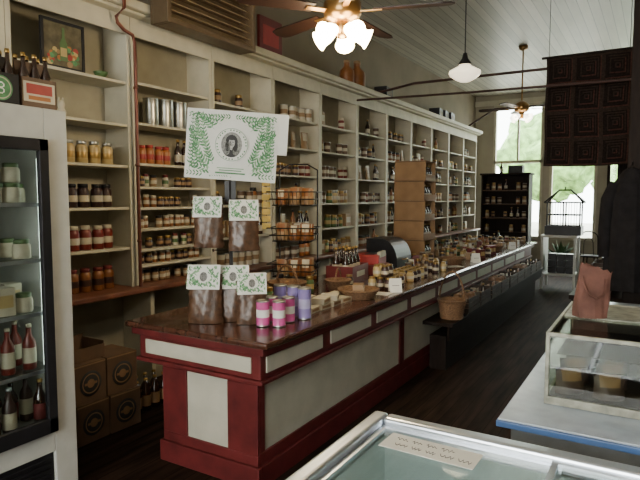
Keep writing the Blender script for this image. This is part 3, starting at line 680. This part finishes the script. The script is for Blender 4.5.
for k in range(3): 
    for z in (.282,.40,.52): dkbx.at((-1.57+.15*k,10.88,z),0,.68,'dark storage box stacked in the white stand','boxes on the white stand')
bc=thing('house_lantern','black house shaped wire lantern on the white stand','lantern',(-1.40,10.9,.971))
m=MB(); w=.27
m.box(-w-.03,w+.03,-.2,.2,0,.16,BLACK)
for z in (.16,.36,.58): m.tube([(-w,-.17,z),(w,-.17,z),(w,.17,z),(-w,.17,z)],.014,BLACK,6,True)
for i in range(7):
    for sy in (-.17,.17): m.tube([(-w+i*w/3,sy,.1),(-w+i*w/3,sy,.58)],.014 if i in(0,6,3) else .005,BLACK,5)
m.obj('lantern_body',bc)
m=MB()
for sx in (-1,1):
    for sy in (-.17,.17): m.tube([(sx*(w+.05),sy,.58),(sx*.10,0,.80)],.014,BLACK,6)
m.tube([(-.10,0,.80),(.10,0,.80)],.016,BLACK,6); m.tube([(-w-.05,-.17,.58),(w+.05,-.17,.58),(w+.05,.17,.58),(-w-.05,.17,.58)],.014,BLACK,6,True); m.tube([(0,0,.80),(0,0,.86)],.012,BLACK,6)
m.obj('lantern_roof',bc)
tb=thing('display_table','dark wooden display table in the aisle','table',(-.3,6.3,0))
MB().box(-.35,.6,-.8,1.2,.72,.76,DARKW).box(-.3,.55,-.75,1.15,.0,.5,DARKW).obj('tabletop',tb,bevel=.005)
for sx in (-.3,.55):
    for sy in (-.75,1.15): MB().box(sx-.03,sx+.03,sy-.03,sy+.03,.5,.72,DARKW).obj('leg',tb)
for k in range(4): ck.at((-.45,5.75+.45*k,.761),0,1,'wooden crate standing on the display table','crates on the display table')
tb2=dup(tb,(-.3,9.9,0)); tb2['label']='dark wooden display table nearer the window'
for k in range(4): dkbx.at((-.4,9.4+.5*k,.761),.2,1.1,'dark storage box on a display table','boxes on the display table')
tcb=thing('tall_cabinet','tall nearly black wooden cabinet with panelled doors','cabinet',(-.12,8.1,0))
MB().box(-.3,.5,-.3,.3,0,2.15,DARKW).box(-.33,.53,-.33,.33,2.15,2.2,DARKW).obj('carcass',tcb,bevel=.006)
for x in (-.1,.3):
    q=MB().box(x-.18,x+.18,-.32,-.301,.1,2.05,DARKW).obj('door',tcb,bevel=.004); MB().lathe([(0,0),(.014,0),(.017,.015),(0,.025)],BRASS,8,c=(x+(.14 if x<0 else -.14),-.32,1.1),M=Matrix.Rotation(math.pi/2,4,'X')).obj('knob',q)
def chair():
    r=thing('wooden_chair','dark bentwood chair standing by the window','chair')
    MB().lathe([(0,.43),(.19,.43),(.2,.445),(.19,.46),(0,.46)],DARKW,20).obj('seat',r)
    for a in range(4):
        an=a*1.571+.785; MB().tube([(.14*math.cos(an),.14*math.sin(an),.43),(.19*math.cos(an),.19*math.sin(an),0)],.014,DARKW,8).obj('leg',r)
    MB().tube([(-.17,.1,.45),(-.18,.16,.8)]+[(-.18*math.cos(t*math.pi/8),.17,.82+.12*math.sin(t*math.pi/8)) for t in range(9)]+[(.18,.16,.8),(.17,.1,.45)],.012,DARKW,8).tube([(-.1,.14,.45)]+[(-.09*math.cos(t*math.pi/6),.16,.7+.1*math.sin(t*math.pi/6)) for t in range(7)]+[(.1,.14,.45)],.008,DARKW,6).obj('backrest',r)
    return r
chk=Kind(chair,'chairs by the window'); chk.at((-1.1,12.6,0),.4); chk.at((-.5,12.9,0),-.5)

# ---------- freezer case (near)
fc=thing('chest_freezer','white chest freezer with aluminium rim and sliding glass lids','freezer',(-.2,1.15,0))
FL=mat('freezer_liner',(.66,.78,.80),.4,var=.05)
X0,X1,Y0,Y1=-.62,.62,-.55,.61
MB().box(X0+.04,X1-.04,Y0+.04,Y1-.04,.06,.2,WHITE).box(X0,X0+.05,Y0,Y1,.04,.84,WHITE).box(X1-.05,X1,Y0,Y1,.04,.84,WHITE).box(X0+.05,X1-.05,Y0,Y0+.05,.04,.84,WHITE).box(X0+.05,X1-.05,Y1-.05,Y1,.04,.84,WHITE).obj('cabinet_body',fc,bevel=.01)
MB().box(X0+.05,X0+.06,Y0+.05,Y1-.05,.2,.84,FL).box(X1-.06,X1-.05,Y0+.05,Y1-.05,.2,.84,FL).box(X0+.06,X1-.06,Y0+.05,Y0+.06,.2,.84,FL).box(X0+.06,X1-.06,Y1-.06,Y1-.05,.2,.84,FL).box(X0+.06,X1-.06,Y0+.06,Y1-.06,.62,.64,FL).obj('liner',fc)
MB().box(X0-.01,X0+.045,Y0-.01,Y1+.01,.84,.895,ALU).box(X1-.045,X1+.01,Y0-.01,Y1+.01,.84,.895,ALU).box(X0+.045,X1-.045,Y0-.01,Y0+.045,.84,.895,ALU).box(X0+.045,X1-.045,Y1-.045,Y1+.01,.84,.895,ALU).obj('rim',fc,bevel=.012,seg=3)
for a,b_,zz in ((X0+.046,.0,.86),(-.03,X1-.046,.872)):
    g=MB().box(a,b_,Y0+.046,Y1-.046,zz,zz+.005,GLASS).obj('glass_lid',fc)
    MB().box(a,a+.018,Y0+.046,Y1-.046,zz-.003,zz+.009,ALU).box(b_-.018,b_,Y0+.046,Y1-.046,zz-.003,zz+.009,ALU).box(a+.018,b_-.018,Y1-.066,Y1-.046,zz-.003,zz+.009,ALU).box(a+.018,b_-.018,Y0+.046,Y0+.066,zz-.003,zz+.009,ALU).obj('lid_frame',g)
fp_=Kind(cartonfn(.16,.12,.06,PAPER,LGREEN,'white frozen food package in the freezer','frozen_package'),'packages in the freezer')
for i in range(6):
    for j in range(4):
        if random.random()<.5: fp_.at((-.62+.17*i,.8+.18*j,.641),random.uniform(-.1,.1))
nt_=thing('handwritten_note','white handwritten paper note taped on the freezer lid','note',(-.57,1.615,.868),-.03)
MB().box(-.15,.15,-.055,.055,0,.0015,PAPER).obj('paper',nt_)
m=MB()
for ln,(y,xa,xb) in enumerate(((.022,-.12,.03),(-.02,-.11,.12))):
    x=xa
    while x<xb:
        wl=random.uniform(.03,.05); pts=[]
        for i in range(9): pts.append((x+wl*i/8,y+.010*math.sin(i*2.3+ln)+random.uniform(-.003,.003),.0022))
        m.tube(pts,.0010,INK,4); x+=wl+.014
m.obj('handwriting',nt_)

# ---------- blue counter
LB=mat('pale_blue_laminate',(.36,.43,.52),.2,var=.1); BE=mat('blue_edge',(.07,.15,.36),.35)
bct=thing('side_counter','white side counter with pale top and blue edge','counter',(-.1,3.2,0))
MB().box(-.31,.5,-1.2,1.35,0,.85,mat('grey_paint',(.20,.21,.22),.5)).obj('counter_body',bct,bevel=.005)
MB().box(-.35,.55,-1.25,1.4,.85,.872,BE).box(-.345,.545,-1.245,1.395,.872,.88,LB).obj('worktop',bct,bevel=.003)
gc=thing('glass_display_case','low countertop glass display case with a worn pale frame','display case',(-.235,2.55,.881))
a,b_,c,d=-.095,.26,-.37,.36; hh=.27; WF=mat('worn_frame',(.27,.27,.22),.45,metal=.2,var=.4,scale=25)
CI=mat('case_brown_interior',(.04,.027,.02),.7,var=.3)
m=MB(); t=.014
for xx in (a,b_-t):
    for y_ in (c,d-t): m.box(xx,xx+t,y_,y_+t,.03,hh-t,WF)
m.box(a,b_,c,d,0,.03,WF)
m.box(a,a+t,c,d,hh-t,hh,WF).box(b_-t,b_,c,d,hh-t,hh,WF).box(a+t,b_-t,c,c+t,hh-t,hh,WF).box(a+t,b_-t,d-t,d,hh-t,hh,WF)
m.box(a+t,b_-t,c+.36,c+.36+t,hh-t,hh,WF)
m.obj('frame',gc,bevel=.002)
MB().box(a+.004,a+.008,c+t,d-t,.03,hh-t,CGLASS).box(b_-.008,b_-.004,c+t,d-t,.03,hh-t,CGLASS).box(a+t,b_-t,c+.004,c+.008,.03,hh-t,CGLASS).box(a+t,b_-t,d-.008,d-.004,.03,hh-t,CGLASS).obj('glass_side',gc)
MB().box(a+t,b_-t,c+t,c+.359,hh-.008,hh-.003,CGLASS).obj('glass_top',gc)
MB().box(a+t,b_-t,c+.375,d-t,hh-.008,hh-.003,WF).obj('rear_lid',gc)
MB().box(a+t,b_-t,d-.03,d-.02,.033,hh-.02,CI).box(b_-.03,b_-.02,c+t,d-.031,.035,hh-.02,CI).box(a+t,b_-t,c+t,d-.03,.031,.034,CI).box(a+t,b_-.04,c+.2,d-.04,.14,.145,CI).obj('lining',gc)
dpk=Kind(pouchfn(.12,.10,mat('dark_packet',(.06,.035,.025),.5),TAN,'dark packet inside the glass display case','snack_packet'),'packets in the glass display case')
for i in range(5):
    for j in range(2): dpk.at((-.25+.13*j,2.25+.125*i,.916),random.uniform(-.3,.3)-1.2,random.uniform(.85,1.05))
bg=thing('cloth_bag','soft reddish brown draped bag standing on the display case','bag',(-.215,2.56,1.152),.45)
BL=mat('brown_bag_cloth',(.13,.055,.04),.85,var=.3,scale=14,bump=.5)
m=MB(); NZ=10; NA=20; rings=[]
for i in range(NZ+1):
    v=i/NZ; hx=.064*(1+.08*math.sin(6*v)); hy=.042*(1-.75*v**2); rg_=[]
    for k in range(NA):
        an=2*math.pi*k/NA; sx=math.copysign(abs(math.cos(an))**.7,math.cos(an)); sy=math.copysign(abs(math.sin(an))**.7,math.sin(an))
        cr_=1+.07*math.sin(3*an+5*v)+.05*math.sin(7*an-3*v)
        rg_.append((hx*sx*cr_+.015*v*v,hy*sy*cr_+.01*math.sin(4*v),.2*v-.02*v*sx-.012*v*math.sin(5*an)))
    rings.append(rg_)
for i in range(NZ):
    for k in range(NA): m.face([rings[i][k],rings[i][(k+1)%NA],rings[i+1][(k+1)%NA],rings[i+1][k]],BL,True)
m.face(rings[0][::-1],BL); m.face(rings[-1],BL); m.obj('bag_body',bg)
MB().tube([(-.04,.0,.185),(-.045,-.03,.15),(-.03,-.052,.10),(0,-.056,.085),(.03,-.052,.10),(.045,-.03,.15),(.05,0,.175)],.005,BL,6).obj('handle',bg)
clm=MB().box(-.11,.11,-.11,.11,0,.25,DARKW).box(-.095,.095,-.095,.095,.25,3.9,DARKW).box(-.12,.12,-.12,.12,3.9,4.095,DARKW).obj('support_column',None,(-.10,4.95,0),bevel=.006); tag(clm,'dark wooden support column','column')
# dark coat hung on column
CO=mat('coat_cloth',(.012,.011,.012),.95,var=.3,spec=.1)
coat=thing('hanging_coat','long black coat hanging from the support column','coat',(-.16,4.74,.95))
m=MB(); NZ=14; NA=24; rings=[]
for i in range(NZ+1):
    v=i/NZ; z=.9*v; hx=(.17-.03*v) if v<.86 else .14*(1-(v-.86)/.14*.65); hy=.055+.02*(1-v)
    rings.append([(hx*math.cos(2*math.pi*k/NA)*(1+.07*math.sin(8*2*math.pi*k/NA)*(1-v)),hy*math.sin(2*math.pi*k/NA)*(1+.2*math.sin(8*2*math.pi*k/NA)*(1-v)),z) for k in range(NA)])
for i in range(NZ):
    for k in range(NA): m.face([rings[i][k],rings[i][(k+1)%NA],rings[i+1][(k+1)%NA],rings[i+1][k]],CO,True)
m.face(rings[0][::-1],CO); m.obj('coat_body',coat)
for s1 in (-1,1): MB().tube([(s1*.10,0,.80),(s1*.15,-.01,.68),(s1*.165,-.015,.45),(s1*.16,-.02,.25)],[.05,.05,.045,.04],CO,10).obj('sleeve',coat)
MB().tube([(-.05,0,.88),(0,-.035,.90),(.05,0,.88),(0,.035,.91)],.018,CO,6,True).obj('collar',coat)
MB().tube([(0,.03,.9),(0,.04,.95),(0,.11,.96)],.006,BLKMET,6).obj('hook',coat)

# ---------- quilt
Q1=mat('quilt_dark',(.013,.009,.008),.95,var=.3,scale=50,spec=.1); Q2=mat('quilt_red',(.05,.022,.017),.95,var=.3,scale=50,spec=.1); Q3=mat('quilt_brown',(.028,.019,.015),.95,var=.3,scale=50,spec=.1)
ql=thing('hanging_quilt','dark red and brown patchwork quilt hung from the ceiling','quilt',(-.73,7.2,2.02))
def qm(i,j):
    a=i%22; b_=j%22; k=int(max(abs(a-10.5),abs(b_-10.5)))
    if a in(0,21) or b_ in(0,21): return Q3
    if k%4==1: return Q2 if (a>b_) else Q3
    if k%4==3: return Q3 if a+b_>21 else Q1
    return Q1
MB().grid(lambda u,v:((u-.5)*.90+.006*math.sin(9*v),.025*math.sin(u*11+v*2)*(1-v*.7)+.008*math.sin(u*31),v*1.26-.015*math.sin(u*3.1)*(1-v)),66,88,qm).obj('quilt_cloth',ql)
MB().tube([(-.5,0,1.27),(.5,0,1.27)],.015,DARKW,8).tube([(-.42,0,1.28),(-.42,0,2.075)],.004,BLACK,5).tube([(.42,0,1.28),(.42,0,2.075)],.004,BLACK,5).obj('hanging_rod',ql)
tag(MB().tube([(-3.57,7.6,3.17),(-3.0,7.6,3.25),(2.09,7.6,3.25)],.018,DPIPE).obj('tie_rod'),'thin dark metal rod spanning the shop','rod','rods under the ceiling')
tag(MB().tube([(-3.57,6.95,2.97),(-2.0,6.95,2.93),(0,6.95,2.90),(2.095,6.95,2.92)],.014,DPIPE).obj('tie_rod'),'thin dark metal rod spanning the shop','rod','rods under the ceiling')
tag(MB().tube([(-3.57,12.2,3.17),(-3.0,12.2,3.5),(2.09,12.2,3.5)],.022,DPIPE).obj('tie_rod'),'thin dark metal rod spanning the shop','rod','rods under the ceiling')

# ---------- lamps
SH=mat('lit_glass_shade',(1,.88,.6),.3,emit=36,ecol=(1,.78,.46)); SHD=mat('lit_glass_shade_dim',(1,.95,.8),.3,emit=4.0,ecol=(1,.93,.8))
FB=mat('fan_blade_wood',(.020,.009,.006),.45,var=.3,stretch=(1,6,1),spec=.3)
def fan(loc,rz,shade,nshade,lab,power):
    zc=H-loc[2]
    r=thing('ceiling_fan',lab,'ceiling fan',loc,rz)
    MB().lathe([(.012,.1),(.012,zc-.06)],BRASS,10).lathe([(.012,zc-.08),(.07,zc-.05),(.075,zc-.003),(0,zc-.003)],BRASS,16).obj('rod',r)
    MB().lathe([(0,-.07),(.06,-.07),(.1,-.05),(.12,-.02),(.12,.05),(.08,.09),(.02,.12),(0,.12)],BRASS,20).obj('motor',r)
    for k in range(5):
        M=Matrix.Rotation(k*2*math.pi/5,4,'Z')@Matrix.Rotation(.18,4,'X')
        m=MB(); P=[(.2,-.05),(.62,-.068),(.67,-.055),(.695,0),(.67,.055),(.62,.068),(.2,.05)]
        for zz in (.004,-.004): m.face([M@Vector((p_[0],p_[1],zz)) for p_ in P],FB)
        for i in range(len(P)):
            p_,q_=P[i],P[(i+1)%len(P)]; m.face([M@Vector((p_[0],p_[1],-.004)),M@Vector((q_[0],q_[1],-.004)),M@Vector((q_[0],q_[1],.004)),M@Vector((p_[0],p_[1],.004))],FB)
        b=m.obj('blade',r); MB().box(.1,.25,-.02,.02,-.01,-.004,BRASS,M).obj('bracket',b)
    MB().lathe([(0,-.17),(.03,-.165),(.05,-.12),(.04,-.07)],BRASS,14).obj('light_fitter',r)
    for k in range(nshade):
        an=k*2*math.pi/nshade+.4; M=Matrix.Translation((.06*math.cos(an),.06*math.sin(an),-.12))@Matrix.Rotation(an,4,'Z')@Matrix.Rotation(math.radians(112),4,'Y')
        m=MB().lathe([(.02,0),(.03,.01),(.045,.05),(.05,.09),(.065,.12)],shade,14,M=M).lathe([(0,.1),(.02,.09),(.028,.06),(.015,.03)],shade,10,M=M)
        m.obj('glass_shade',r); MB().lathe([(.012,-.02),(.018,0),(.02,.01)],BRASS,8,M=M).obj('lamp_arm',r)
    l=bpy.data.lights.new('lamp','POINT'); l.energy=power; l.color=(1,.80,.54); l.shadow_soft_size=.12; lo=bpy.data.objects.new('bulb_light',l); COL.objects.link(lo); lo.parent=r; lo.location=(0,0,-.34)
    return r
fan((-1.75,3.2,2.82),math.radians(18),SH,5,'dark bladed ceiling fan with five glowing glass shades',50)
fan((-1.95,9.7,3.1),math.radians(40),SHD,4,'dark bladed ceiling fan near the front windows',12)
fan((-1.3,-1.8,3.1),.3,SHD,4,'added dark bladed ceiling fan behind the camera for fill',30)  # extra fan out of view, added for the light it gives
pn=thing('pendant_lamp','schoolhouse pendant lamp with white glass globe','lamp',(-1.66,5.54,2.86))
MB().lathe([(.006,.18),(.006,H-2.86-.04)],BLACK,8).lathe([(.006,H-2.86-.06),(.05,H-2.86-.04),(.05,H-2.86-.003),(0,H-2.86-.003)],BRASS,14).obj('cord',pn)
MB().lathe([(0,.2),(.02,.19),(.03,.14),(.06,.10),(.06,.08)],BLACK,16).obj('fitter',pn)
MB().lathe([(.055,.085),(.06,.07),(.15,.02),(.155,0),(.14,-.025),(.09,-.06),(.05,-.08),(0,-.085)],mat('opal_glass',(.9,.85,.7),.3,emit=1.6,ecol=(1,.86,.62)),24).obj('glass_globe',pn)
def fill_fixture(x,y):  # unseen fixture, added behind the camera as a fill light
    r=thing('added_fill_fixture','added white fill light fixture behind the camera','lamp',(x,y,3.2))
    MB().box(-.1,.1,-.65,.65,0,.06,WHITE).tube([(0,-.5,.06),(0,-.5,.89)],.004,BLACK,5).tube([(0,.5,.06),(0,.5,.89)],.004,BLACK,5).obj('housing',r)
    l=bpy.data.lights.new('tube','AREA'); l.shape='RECTANGLE'; l.size=.2; l.size_y=1.3; l.energy=38; l.color=(1,.90,.74); lo=bpy.data.objects.new('fill_light',l); COL.objects.link(lo); lo.parent=r; lo.location=(0,0,-.02)
fill_fixture(.2,-.6); 
l=bpy.data.lights.new('rear_fill','AREA'); l.shape='RECTANGLE'; l.size=3.2; l.size_y=2.5; l.energy=105; l.color=(1,.92,.78); lo=bpy.data.objects.new('rear_fill_lamp',l); COL.objects.link(lo); lo.location=(-.5,-4.0,2.05); lo.rotation_euler=(math.radians(-90),0,math.pi)  # area lamp added at the rear opening to fill the scene from behind
l=bpy.data.lights.new('far_day','AREA'); l.shape='RECTANGLE'; l.size=5; l.size_y=3.1; l.energy=110; l.color=(.96,1,.95); lo=bpy.data.objects.new('far_daylight',l); COL.objects.link(lo); lo.location=(-1,14.3,2.3); lo.rotation_euler=(math.radians(-90),0,0)

# ---------- outside
struct(MB().box(-20,20,14.16,40,-.2,-.05,mat('pavement',(.5,.48,.42),.9)).obj('ground_outside'))
LF=mat('foliage_outside',(.20,.36,.10),.8,var=.6,scale=3)
for (x,y,z,r_) in ((-11,24,2.2,2.2),(-4.5,29,2.6,2.3),(-.5,24,1.2,1.5),(4,29,3,2.4),(9,25,2,2.0)):
    m=MB(); 
    def f(u,v,x=x,y=y,z=z,r=r_):
        th=u*2*math.pi; ph=v*math.pi; k=1+.18*math.sin(5*th)*math.sin(7*ph)+.08*math.sin(13*th+3*ph)
        return (r*k*math.sin(ph)*math.cos(th),r*k*math.sin(ph)*math.sin(th),r*k*math.cos(ph)*.8)
    rt=thing('street_tree','leafy green tree outside the shop window','tree',(x,y,-.05),group='trees outside')
    m.grid(f,28,18,LF).obj('foliage',rt,(0,0,z+1)); MB().lathe([(.22,0),(.15,z+.5),(.08,z+1)],DARKW,10).obj('trunk',rt)
w=bpy.data.worlds.new('World'); bpy.context.scene.world=w; w.use_nodes=True
bgn=w.node_tree.nodes['Background']; bgn.inputs[0].default_value=(.96,1,.97,1); bgn.inputs[1].default_value=13
# ---------- camera
cam=bpy.data.cameras.new('camera'); cam.lens=31.5; cam.sensor_width=36; cam.clip_start=.05
co_=bpy.data.objects.new('camera',cam); COL.objects.link(co_); co_.location=(0,0,1.65); co_.rotation_euler=(math.radians(90-4.4),0,math.radians(30.9))
bpy.context.scene.camera=co_
